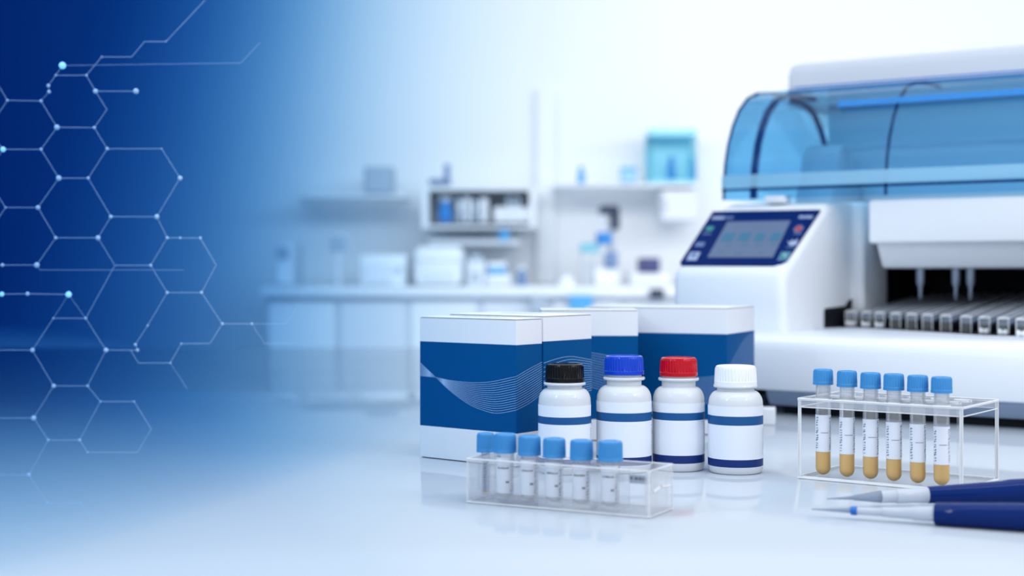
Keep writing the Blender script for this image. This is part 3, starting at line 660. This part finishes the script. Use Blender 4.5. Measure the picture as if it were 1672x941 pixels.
def sample_tubes():
    words = ['beside the white-capped bottle end of the rack', 'second from the white-capped bottle', 'third from the white-capped bottle', 'third from the pipette end',
             'one before the last at the pipette end', 'last, nearest the pipettes']
    caps = [(628, 603), (631.5, 605.5), (634.5, 608.5), (637, 610.5), (639.5, 613), (641.5, 615.5)]
    lab = [(677, 737), (681, 741), (684, 745), (689, 749), (692, 754), (696, 758)]
    for i, x in enumerate(V2):
        s = rack_s(R2O, R2A, x, V2V); p = R2O+Vector((math.cos(R2A), math.sin(R2A), 0))*s+Vector((-math.sin(R2A), math.cos(R2A), 0))*V2V
        k = F/p.y; z0 = 0.0029
        def zz(y): return EYE-(y-HZ)/k-z0
        r = root('sample_tube', (p.x, p.y, z0), 0, 'tube of amber liquid with a sky-blue cap, '+words[i], 'tube', 'amber sample tubes in the rack')
        RT = 0.0071; zb, zt = zz(caps[i][0]), zz(caps[i][1]); th = 0.0007
        def hemi(R, z, n=8): return [(R*math.sin(PI/2*q/n), z+R-R*math.cos(PI/2*q/n)) for q in range(n+1)]
        prof = hemi(RT, 0.0)+[(RT, zb+0.004), (RT-th, zb+0.004)]+hemi(RT-th, th)[::-1]
        bm = B(); lathe(bm, prof, 40); ob('tube_body', bm, M_TUBE, r)
        zl = zz(lab[i][1])
        rr = RT-0.0002; bm = B(); lathe(bm, hemi(rr, 0.0003)+[(rr, zl), (0, zl)], 40); ob('liquid', bm, M_LIQ, r)
        fa = facing(p.x, p.y); RL = RT+0.00015
        bm = B(); patch(bm, RL, fa-1.75, fa+1.75, zl, zz(lab[i][0]), 32); lb = ob('label', bm, M_LABEL, r)
        bm = B(); L0, L1 = zl+0.003, zz(lab[i][0])-0.002
        glyph_column(bm, RL+0.00015, fa-0.88, 0.36, L0, L1, 0.0024); glyph_column(bm, RL+0.00015, fa+1.12, 0.4, L0-0.001, L1+0.001, 0.0017)
        zm = (L0+L1)/2; patch(bm, RL+0.00015, fa-0.3, fa+0.75, zm, zm+0.0004, 8); ob('printed_text', bm, M_DARKINK, lb, smooth=False)
        bm = ribbed_cap(0.0096, zb, zt, 26, 0.0005, skirt=0.0026, bev=0.0010, inset=0.0060, top_dip=0.0006); ob('cap', bm, M_CAPBLUE, r)
        bm = B(); lathe(bm, [(0, zb-0.013), (RT-th-0.0012, zb-0.013), (RT-th-0.0004, zb-0.004), (RT-th-0.0004, zb+0.003), (0, zb+0.003)], 32); ob('stopper', bm, M_HAZY, r)
sample_tubes()

# ------------------------------------------------------------------ pipettes
def pipette(tip, along, z_tip, z_end, segs, label, collar=None):
    """lies on the table; local x runs from the tip back along the handle"""
    r = root('pipette', (tip[0], tip[1], 0), math.atan2(along[1], along[0]), label, 'pipette', 'pipettes lying in the foreground')
    Lt = segs[-1][-1][0]
    def axis(x): return lerp(z_tip, z_end, min(1.0, x/Lt))
    def turn(bm, prof, n=32, flat=1.0):
        rings = []
        for x, rad in prof:
            rings.append([bm.verts.new((x, rad*math.cos(2*PI*i/n), axis(x)+rad*flat*math.sin(2*PI*i/n))) for i in range(n)])
        for a, b in zip(rings, rings[1:]):
            for i in range(n): bm.faces.new((a[i], a[(i+1) % n], b[(i+1) % n], b[i]))
        bm.faces.new(rings[0]); bm.faces.new(rings[-1])
    names = (('tip', M_TIP), ('nose_cone', M_PIPW), ('collar', M_PIPW), ('handle', M_PIPB))
    hd = None
    for (nm, m), pr_ in zip(names, segs):
        bm = B(); turn(bm, pr_); o_ = ob(nm, bm, m, r)
        if nm == 'handle': hd = o_
    if collar:
        bm = B(); turn(bm, collar); ob('tip_ring', bm, mat('ring_blue', (0.006, 0.13, 0.50), 0.3, 0.4), r)
    xh = segs[-1][-1][0]
    bm = B(); turn(bm, [(xh-0.001, 0.0045), (xh+0.012, 0.0045), (xh+0.0125, 0.008), (xh+0.018, 0.0085), (xh+0.020, 0.007)]); ob('plunger', bm, M_PIPW, hd)
# front one: columns of the photo give the lengths of tip, cone, collar and handle
pt = Vector((0.2410, 1.182)); pe = Vector((0.3887, 1.116)); dr = (pe-pt).normalized()
def alongx(P0, d, x):
    k = (x-836)/F; return (k*P0.y-P0.x)/(d.x-k*d.y)
a = [alongx(pt, dr, x) for x in (1325, 1393, 1400, 1440, 1490, 1526, 1672)]
pipette(pt, dr, 0.0060, 0.0118, [
    [(0.0, 0.0004), (a[1]*0.4, 0.0010), (a[1], 0.0021)],
    [(a[2], 0.0030), (a[3], 0.0034), (a[3]+0.0005, 0.0037)],
    [(a[3], 0.0038), (a[4], 0.0050), (a[4]+0.001, 0.0056), (a[5]+0.001, 0.0062)],
    [(a[5], 0.0078), (a[5]+0.0012, 0.0087), (a[5]+0.03, 0.0096), (a[6], 0.0107), (a[6]+0.03, 0.0116)]],
    'nearer blue-handled pipette with a blue ring behind its fine tip, lying on the table', [(a[1]-0.002, 0.0026), (a[1]-0.0015, 0.0034), (a[2]-0.0005, 0.0036), (a[2], 0.0030)])
pt2 = Vector((0.2622, 1.224)); dr2 = Vector((0.170, 0.014)).normalized()
b = [alongx(pt2, dr2, x) for x in (1350, 1392, 1438, 1440, 1480, 1513, 1672)]
pipette(pt2, dr2, 0.0078, 0.0128, [
    [(0.0, 0.0004), (b[1], 0.0016), (b[1]+0.001, 0.0022), (b[2], 0.0050)],
    [(b[2], 0.0052), (b[3]+0.01, 0.0054), (b[3]+0.012, 0.0056)],
    [(b[3]+0.012, 0.0060), (b[4], 0.0063), (b[4]+0.001, 0.0060), (b[5]+0.001, 0.0066)],
    [(b[5], 0.0062), (b[5]+0.0012, 0.0070), (b[5]+0.05, 0.0088), (b[6]-0.02, 0.0094), (b[6]-0.012, 0.0104), (b[6]+0.03, 0.0112)]],
    'farther blue-handled pipette with a grey tip, lying between the nearer pipette and the tube rack')

# ------------------------------------------------------------------ hexagon network: added wires for a flat overlay graphic
HX = dict(a=(102, 107), b=(91, 123), c=(141, 123), d=(166, 93), e=(215, 93), f=(236, 68), g=(271, 68), h=(335, 0), i=(79, 140), i2=(80, 150), j=(156, 149), k=(222, 149), l=(174.5, 179), m=(154, 208.5), n=(93, 208),
    o=(67, 165), p=(12, 164), p1=(-2, 140), p2=(-2, 185), q=(67, 244), r=(5, 244), r1=(-4, 232), r2=(-4, 258), s=(175, 243), t=(264, 243), u=(294, 291), v=(256, 354), w=(181, 354), x=(144, 291), y=(96, 291), z=(62, 339), A=(9, 339), A1=(-2, 322), A2=(-2, 356),
    B=(91, 388.5), C=(160, 388.5), D=(60, 433), E=(4, 433), E1=(-6, 433), F=(273, 388.5), G=(327, 389), H=(353, 433), I=(246, 433.5), J=(187.5, 433.5), K=(273, 478), L=(329, 478), M=(140, 520), N=(87, 520), O=(53, 572), O1=(-4, 572), P=(173, 572),
    Q=(87.6, 630.5), R=(143, 630.5), S=(55, 683), S1=(-4, 683), T=(78.7, 719), U=(130, 719), V=(164, 656), W=(219, 656), X=(247, 701), Y=(224.5, 739), Z=(143, 739), AA=(47, 776), AA1=(-4, 776), AB=(78, 822), AC=(131, 822), AD=(146, 845),
    AE=(363, 529), AF=(411, 529), AG=(296, 561.5), AH=(343, 561), AI=(278, 593), AJ=(226, 593), AK=(213, 572), AL=(224.5, 572), AM=(221, 563), AN=(241, 532), AO=(306, 636), AP=(112, 481), AQ=(45, 480), AR=(3, 480.5), AR1=(-6, 481),
    BA=(468, 529), BB=(505, 469), BC=(545, 469), BD=(432, 561), BE=(478, 561), LA=(393, 103), LB=(424, 70), MA=(65, 441), MB=(300, 441), FG=(294, 388.7))
EDG = 'a-b b-c b-i i-i2 c-d d-e e-f f-g g-h c-j j-k j-l l-m m-n n-o o-p p-p1 p-p2 n-q q-r r-r1 r-r2 q-y m-s s-t t-u u-v v-w w-x x-s x-y y-z z-A A-A1 A-A2 z-B B-C C-w B-D D-E E-E1 C-J v-F F-G G-H H-L F-I I-J I-K K-L J-M M-N N-O M-P P-R R-Q Q-O O-O1 P-AK AK-AL K-AN AN-AM AM-AL L-AE AE-AF AE-AH AH-AG AG-AI AI-AJ AJ-AK Q-S S-S1 S-T T-U V-R V-W W-X X-Y Y-Z Z-U V-U T-AA AA-AA1 AA-AB AB-AC AC-AD AP-AQ AQ-AR AR-AR1'.split()
FAINT = ['a-LA LA-LB', 'D-MA MA-MB', 'AI-AO', 'AP-M AP-N', 'AF-BA BA-BB BB-BC', 'AF-BD BD-BE', 'o-i2']
NODE = dict(a=6, b=1.8, c=2, d=1.4, g=1.2, i=3, i2=3, j=4.2, k=4.8, m=2.6, n=4.6, o=2.6, p=2.2, q=2.6, r=4.5, s=2.8, t=1.2, u=4, v=4.2, w=3.2, x=2.6, y=4.6, z=3.8, A=1.6, B=2.8, C=4.2, D=4.6, E=3, F=2.6, G=2.4, I=2.6, K=2.6, L=2.6, M=2.2, N=1.6, O=3.8, P=4,
    Q=3.6, R=2.2, S=4.4, T=2.4, U=2.6, V=1.6, W=1.4, Z=1.6, AA=3.6, AB=2, AC=1.6, AE=2.4, AF=2.2, AG=1.6, AI=1.6, AL=2.8, AM=2.6, AN=1.8, AP=5.2, AQ=3.4, AR=4, FG=2.0)
HY = 1.18
def network():
    r = root('overlay_hexagons', (at(146, 845, HY).x, HY, 0), 0, 'thin pale wire network of hexagons with round beads, added for the overlay graphic', 'overlay graphic')
    o = r.location
    def pos(n): p = at(*HX[n], HY)-Vector(o); p.z = max(p.z, 0.0004); return p
    bm = B()
    for e in EDG:
        p, q = e.split('-'); rod(bm, pos(p), pos(q), 0.00016, n=6)
    ob('wire', bm, M_WIRE, r)
    for chain in FAINT:
        bm = B()
        for e in chain.split():
            p, q = e.split('-'); rod(bm, pos(p), pos(q), 0.00010, n=6)
        ob('fine_wire', bm, M_WIRE, r)
    me = {}
    for n, px in NODE.items():
        glow = n in ('a', 'AP', 'AR', 'r')
        bm = B(); bmesh.ops.create_icosphere(bm, subdivisions=2, radius=px*0.95/F*HY)
        nd = ob('bead', bm, M_GLOW if glow else M_WIRE, r); nd.location = pos(n)
        if glow: nd['label'] = 'glowing light-blue bead'
network()

# ------------------------------------------------------------------ far room: bench, shelves and what stands on them
W2 = mat('far_white', (0.84, 0.88, 0.93), 0.5, 0.3); W3 = mat('far_pale_grey', (0.74, 0.79, 0.86), 0.5, 0.3); G1 = mat('far_grey', (0.44, 0.52, 0.62), 0.5, 0.3)
G2 = mat('far_dark', (0.03, 0.045, 0.09), 0.5, 0.3); B1 = mat('far_blue', (0.02, 0.22, 0.62), 0.4, 0.4); B2 = mat('far_sky', (0.10, 0.42, 0.78), 0.4, 0.4); B3 = mat('far_slate_blue', (0.16, 0.26, 0.46), 0.4, 0.4)
CY = mat('far_cyan', (0.36, 0.78, 0.92), 0.4, 0.4); INDIGO = mat('far_indigo', (0.06, 0.07, 0.20), 0.4, 0.4)
CYG = clear('far_cyan_glass', (0.72, 0.93, 0.97), 0.3)
def far(name, x0, y0, x1, y1, Y, dep, m, label, cat, parts=(), bev=0.008, group=None):
    """a cased thing between the given columns and rows at depth Y, with parts given in fractions of its front"""
    if y1 == 468: y1 = 467.3
    p, q = at(x0, y1, Y), at(x1, y0, Y); w, h = q.x-p.x, q.z-p.z
    r = root(name, ((p.x+q.x)/2, Y, p.z), 0, label, cat, group)
    bm = B(); box(bm, -w/2, w/2, 0, dep, 0, h, min(bev, w*0.2, h*0.2), 2); ob('casing', bm, m, r)
    for nm, fx0, fy0, fx1, fy1, pm, out in parts:
        bm = B(); box(bm, -w/2+fx0*w, -w/2+fx1*w, -out, 0.004, h*(1-fy1), h*(1-fy0), min(0.003, out*0.3), 1); ob(nm, bm, pm, r)
    return r
def far_bottle(x, y0, y1, wpx, Y, m, mc, label, neck=0.45, cat='bottle', group=None):
    if y1 == 468: y1 = 467.3
    p = at(x, y1, Y); h = (y1-y0)/F*Y; R = wpx/2/F*Y
    r = root('flask', p, 0, label, cat, group)
    bm = B(); lathe(bm, [(0, 0), (R*0.95, 0), (R, h*0.05), (R, h*0.55), (R*0.8, h*0.66), (R*neck, h*0.74), (R*neck, h*0.84), (0, h*0.84)], 28); ob('flask_body', bm, m, r)
    bm = B(); lathe(bm, [(0, h*0.82), (R*neck*1.2, h*0.82), (R*neck*1.2, h), (0, h)], 24); ob('stopper', bm, mc, r)
def far_room():
    # long bench along the back wall
    Yb = 6.0; zt = at(0, 469, Yb).z; fl = -0.75
    t = root('lab_bench', (0, Yb, fl), 0, 'long white lab bench along the far wall with cupboards under it', 'bench')
    x0, x1 = at(425, 0, Yb).x, at(1130, 0, Yb).x+0.9; h = zt-fl
    bm = B(); box(bm, x0, x1, -0.02, 0.95, h-0.04, h, 0.005, 2); ob('bench_top', bm, W2, t)
    n = 9
    for i in range(n):
        a, b_ = lerp(x0+0.02, x1-0.02, i/n), lerp(x0+0.02, x1-0.02, (i+1)/n)
        bm = B(); box(bm, a, b_, 0.03, 0.9, 0.06, h-0.041); c = ob('cupboard', bm, W3, t)
        bm = B(); box(bm, a+0.012, b_-0.012, 0.012, 0.03, 0.08, h-0.06, 0.003, 1); dr_ = ob('cupboard_door', bm, W3 if i % 2 else W2, c)
    # shelf unit on the left of the far wall
    def shelf(name, xa, xb, rows, Y, label, dep=0.32, ups=(), thick=5, m=W2):
        s = root(name, (at((xa+xb)/2, rows[-1], Y).x, Y, at(0, rows[-1], Y).z), 0, label, 'shelf'); o_ = s.location
        xa_, xb_ = at(xa, 0, Y).x-o_.x, at(xb, 0, Y).x-o_.x
        for row in rows:
            z = at(0, row, Y).z-o_.z; bm = B(); box(bm, xa_, xb_, 0, dep, z-thick/F*Y, z, 0.004, 1); ob('board', bm, m, s)
        for u in ups:
            x = at(u, 0, Y).x-o_.x; bm = B(); box(bm, x-0.015, x+0.015, 0.005, dep-0.005, 0.001-thick/F*Y, at(0, rows[0], Y).z-o_.z-0.001); ob('upright', bm, m, s)
        bm = B(); box(bm, xa_, xb_, dep, dep+0.015, -thick/F*Y, at(0, rows[0]-2, Y).z-o_.z); ob('back_board', bm, M_WALL if m is W2 else m, s)
    shelf('wall_shelf', 692, 872, (306, 368), 6.62, 'white two-board wall shelf above the bench, to the left of the white column', ups=(694, 870))
    shelf('cabinet_shelf', 478, 662, (318,), 6.62, 'pale wall shelf in the blue haze, at the far left of the back wall')
    shelf('high_shelf', 905, 1142, (300,), 6.62, 'long white wall shelf near the hood that holds small blue flasks')
    shelf('under_shelf', 700, 850, (392,), 6.62, 'narrow grey shelf under the two-board wall shelf', m=W3, thick=8)
    bm = B(); p = at(878, 470, 6.55); q = at(912, 150, 6.55); box(bm, p.x, q.x, 6.95, 6.995, zt+0.001, 1.05, 0.01, 2)
    tag(ob('column', bm, M_WALL), 'bright white column between the two shelves on the far wall', 'column')
    g = 'things on the far shelves'
    S = 6.66; C = 6.3
    far('desk_scanner', 700, 292, 735, 301, S, 0.12, B3, 'slate-blue scanner on an upright arm on the top board of the wall shelf', 'scanner', (('arm', 0.72, -2.6, 1.0, 0.1, B3, 0.02),))
    far_bottle(727, 322, 363, 22, S, B1, G1, 'bright blue flask with a grey neck at the left end of the wall shelf', neck=0.75)
    for k, (xa, xb, ya) in enumerate(((745, 756, 324), (758, 768, 322), (771, 780, 326), (783, 797, 323))):
        far('folder', xa, ya, xb, 363, S, 0.2, (G1, W3, G1, W3)[k], ('grey folder next to the bright blue flask', 'pale folder second from the bright blue flask', 'grey folder third from the bright blue flask', 'widest pale folder, last in the row by the white carton')[k], 'folder', (('spine_label', 0.2, 0.2, 0.8, 0.5, W2, 0.004),), group='folders on the wall shelf')
    far('white_carton', 806, 338, 868, 363, S, 0.2, W2, 'white carton on the wall shelf with a dark reader on top', 'carton', (('carton_label', 0.2, 0.3, 0.7, 0.7, W3, 0.003),))
    far('card_reader', 826, 321, 850, 338, S, 0.1, G1, 'dark reader lying on the white carton', 'reader', (('screen', 0.2, 0.2, 0.8, 0.6, G2, 0.004),))
    far_bottle(823, 374, 392, 20, S-0.02, B2, B1, 'round sky-blue flask on the narrow grey shelf', neck=0.5)
    far('centrifuge', 676, 402, 756, 468, C, 0.4, W2, 'large white centrifuge on the bench under the wall shelf', 'centrifuge', (('lid_seam', 0.02, 0.34, 0.98, 0.37, W3, 0.01), ('control_strip', 0.2, 0.6, 0.8, 0.85, W3, 0.008)), bev=0.03)
    far('mixer', 762, 424, 792, 468, C, 0.2, W3, 'pale grey mixer beside the large white centrifuge', 'mixer', (('dial', 0.3, 0.5, 0.7, 0.75, G1, 0.02), ('mixer_head', 0.2, -0.2, 0.8, 0.02, G1, 0.01)))
    far('tip_box', 797, 430, 826, 448, C, 0.15, B2, 'sky-blue tip box standing on a white case', 'tip box', (('lid', -0.02, -0.1, 1.02, 0.35, W2, 0.006),))
    far('white_case', 794, 448, 834, 468, C, 0.25, W2, 'low white case under the sky-blue tip box', 'case', (('drawer', 0.1, 0.3, 0.9, 0.8, W3, 0.006),))
    far_bottle(852, 434, 468, 17, C, B3, W2, 'slate-blue flask on the bench beside the low white case', neck=0.5)
    far_bottle(925, 448, 469, 26, 6.06, W2, W2, 'round bright white flask on the front edge of the bench', neck=0.3)
    # microscope
    p = at(992, 467.3, C); k = C/F
    r = root('microscope', p, 0, 'white microscope with a black head and blue stage on the bench', 'microscope')
    bm = B(); box(bm, -20*k, 18*k, 0, 0.2, 0, 31*k, 0.01, 2); ob('foot', bm, W2, r)
    bm = B(); box(bm, 6*k, 18*k, 0.08, 0.16, 31*k, 118*k, 0.01, 2); ob('column', bm, W3, r)
    bm = B(); box(bm, -12*k, 20*k, 0.0, 0.15, 118*k, 132*k, 0.012, 2); box(bm, 8*k, 20*k, -0.01, 0.07, 92*k, 120*k, 0.01, 2); ob('head', bm, G2, r)
    bm = B(); rod(bm, (-4*k, 0.04, 118*k), (-4*k, 0.04, 96*k), 0.018, n=16); ob('lens', bm, W3, r)
    bm = B(); box(bm, -17*k, 6*k, -0.02, 0.12, 68*k, 88*k, 0.006, 2); ob('stage', bm, B1, r)
    bm = B(); box(bm, -4*k, 16*k, -0.03, 0.1, 31*k, 56*k, 0.006, 2); ob('lamp_box', bm, B3, r)
    far('cyan_tray', 948, 398, 980, 413, C+0.32, 0.15, CY, 'pale cyan tray on a white stand behind the microscope', 'tray', (('rim', -0.03, -0.05, 1.03, 0.2, CYG, 0.008),))
    far('tray_stand', 950, 413, 972, 466, C+0.32, 0.15, W2, 'white stand carrying the pale cyan tray', 'stand', (('panel', 0.2, 0.2, 0.8, 0.8, W3, 0.005),))
    far('power_unit', 1046, 421, 1078, 446, C, 0.2, INDIGO, 'dark indigo box on top of a white instrument beside the analyser', 'box', (('face_plate', 0.1, 0.15, 0.9, 0.85, INDIGO, 0.008),))
    far('white_instrument', 1030, 446, 1092, 468, C, 0.3, W2, 'low white instrument under the dark indigo box', 'instrument', (('front_panel', 0.1, 0.2, 0.9, 0.8, W3, 0.008),))
    far('dark_socket', 1061, 472, 1085, 487, 5.96, 0.0215, G2, 'small dark socket box on the bench front under the white instrument', 'socket', (('socket_plate', 0.1, 0.1, 0.9, 0.9, G2, 0.004),))
    far('blue_bin', 930, 484, 968, 512, 5.94, 0.0415, B2, 'sky-blue hanging bin on the bench front, above the kit boxes', 'bin', (('rim', -0.02, -0.05, 1.02, 0.15, B2, 0.006),))
    far('grey_bin', 866, 484, 892, 512, 5.94, 0.0415, G1, 'dark grey hanging bin on the bench front, above the kit boxes', 'bin', (('rim', -0.02, -0.05, 1.02, 0.15, G1, 0.006),))
    # high shelf
    far_bottle(949, 272, 300, 13, S, B2, B2, 'slim sky-blue flask alone on the long high shelf', neck=0.55)
    far('beaker_box', 1014, 274, 1040, 299, S, 0.1, mat('far_pale_blue', (0.35, 0.62, 0.82), 0.4, 0.3), 'pale blue carton in the middle of the long high shelf', 'carton', (('lid', -0.02, -0.03, 1.02, 0.2, B2, 0.004),))
    p = at(1061, 299.5, S); q = at(1138, 210, S); w, h = q.x-p.x, q.z-p.z
    r = root('glass_cabinet', ((p.x+q.x)/2, S, p.z), 0, 'cyan glass cabinet on the long high shelf beside the hood', 'cabinet')
    bm = B(); box(bm, -w/2, w/2, 0.22, 0.24, 0, h); ob('back_panel', bm, CY, r)
    bm = B(); box(bm, -w/2, w/2, 0, 0.22, 0, 0.012); ob('bottom_board', bm, CY, r)
    bm = B(); box(bm, -w/2, w/2, 0, 0.22, h-0.03, h); ob('top_board', bm, CY, r)
    bm = B(); box(bm, -w/2, -w/2+0.012, 0, 0.22, 0.012, h-0.03); ob('side_panel', bm, CYG, r)
    bm = B(); box(bm, w/2-0.012, w/2, 0, 0.22, 0.012, h-0.03); ob('side_panel', bm, CYG, r)
    far_bottle(1096, 256, 294, 13, S+0.1, B1, B1, 'dark blue flask inside the cyan glass cabinet', neck=0.6)
    far_bottle(1131, 258, 294, 10, S+0.1, B2, B2, 'sky-blue flask at the edge inside the cyan glass cabinet', neck=0.6)
    far('wall_fridge', 1078, 309, 1140, 362, S, 0.25, W3, 'pale grey wall fridge under the long high shelf', 'fridge', (('fridge_door', 0.04, 0.04, 0.96, 0.96, W3, 0.02), ('handle', 0.08, 0.3, 0.12, 0.7, G1, 0.03)))
    # left, in the haze
    far('grey_hatch', 594, 272, 642, 318, S, 0.15, G1, 'square grey case on the pale wall shelf in the haze', 'case', (('hatch_door', 0.08, 0.08, 0.92, 0.92, G1, 0.01),))
    far('monitor', 538, 383, 568, 412, C, 0.03, W3, 'small monitor with a grey screen on the bench in the haze', 'monitor', (('screen', 0.06, 0.08, 0.94, 0.9, G1, 0.006), ('stand', 0.4, 1.0, 0.6, 2.93, W3, 0.004)))
    far('small_oven', 588, 416, 662, 468, C, 0.4, W2, 'white bench oven with a pale door in the haze', 'oven', (('oven_door', 0.1, 0.3, 0.72, 0.9, W3, 0.012), ('knob', 0.82, 0.4, 0.92, 0.55, G1, 0.02)))
    far('analysis_unit', 448, 396, 478, 468, C, 0.3, W3, 'narrow pale unit with a grey display on the bench, deepest in the haze', 'instrument', (('display', 0.2, 0.1, 0.8, 0.36, G1, 0.01), ('front_panel', 0.1, 0.5, 0.9, 0.92, W2, 0.01)))
far_room()

# ------------------------------------------------------------------ haze: added volume for an overlay's blue gradient; absorbs red first, deepest at the far left, thins out to nothing on the right
def veil():
    m = bpy.data.materials.new('overlay_veil'); m.use_nodes = True; nt = m.node_tree; nt.nodes.clear()
    out = nt.nodes.new('ShaderNodeOutputMaterial'); v = nt.nodes.new('ShaderNodeVolumeAbsorption')
    S = (1.30, 0.70, 0.335)          # absorption per metre
    mx = max(S); v.inputs['Color'].default_value = (*[1-s/(mx*1.05) for s in S], 1); v.inputs['Density'].default_value = mx*1.05
    nt.links.new(v.outputs[0], out.inputs['Volume'])
    deep = [(-800, 5.2), (-300, 5.0), (0, 4.62), (100, 4.0), (200, 3.24), (300, 2.44), (400, 1.66), (480, 1.10), (560, .67), (650, .36), (750, .17), (860, .06), (980, 0.0)]
    prof = []
    for i in range(46):
        x = -800+i*1780/45; q = max(0.0, (x+200)/1180); yf = 0.88+1.65*q**2.4
        prof.append((x, yf, yf+max(0.0015, smooth_interp(deep, x))))
    rings = []; bm = B()
    # the top rises away from the viewer, and the bank leans a little to the right with height
    plan = [(x, yf) for x, yf, yb in prof]+[(x, yb) for x, yf, yb in prof[-2::-1]]
    for fz in (0.0, 0.2, 0.4, 0.7, 1.0):
        ring = []
        for x, y in plan:
            z = 0.0006+fz*(0.27+0.19*y); sh = 150*z
            ring.append(bm.verts.new(((x-836+sh)/F*(y+0.2), y, z)))
        rings.append(ring)
    n = len(rings[0])
    for p, q in zip(rings, rings[1:]):
        for i in range(n): bm.faces.new((p[i], p[(i+1) % n], q[(i+1) % n], q[i]))
    bm.faces.new(rings[0]); bm.faces.new(rings[-1])
    tag(ob('overlay_veil', bm, m, smooth=False), 'deep blue haze added over the left side for an overlay gradient, thinning to the right', 'veil', kind='stuff')
veil()
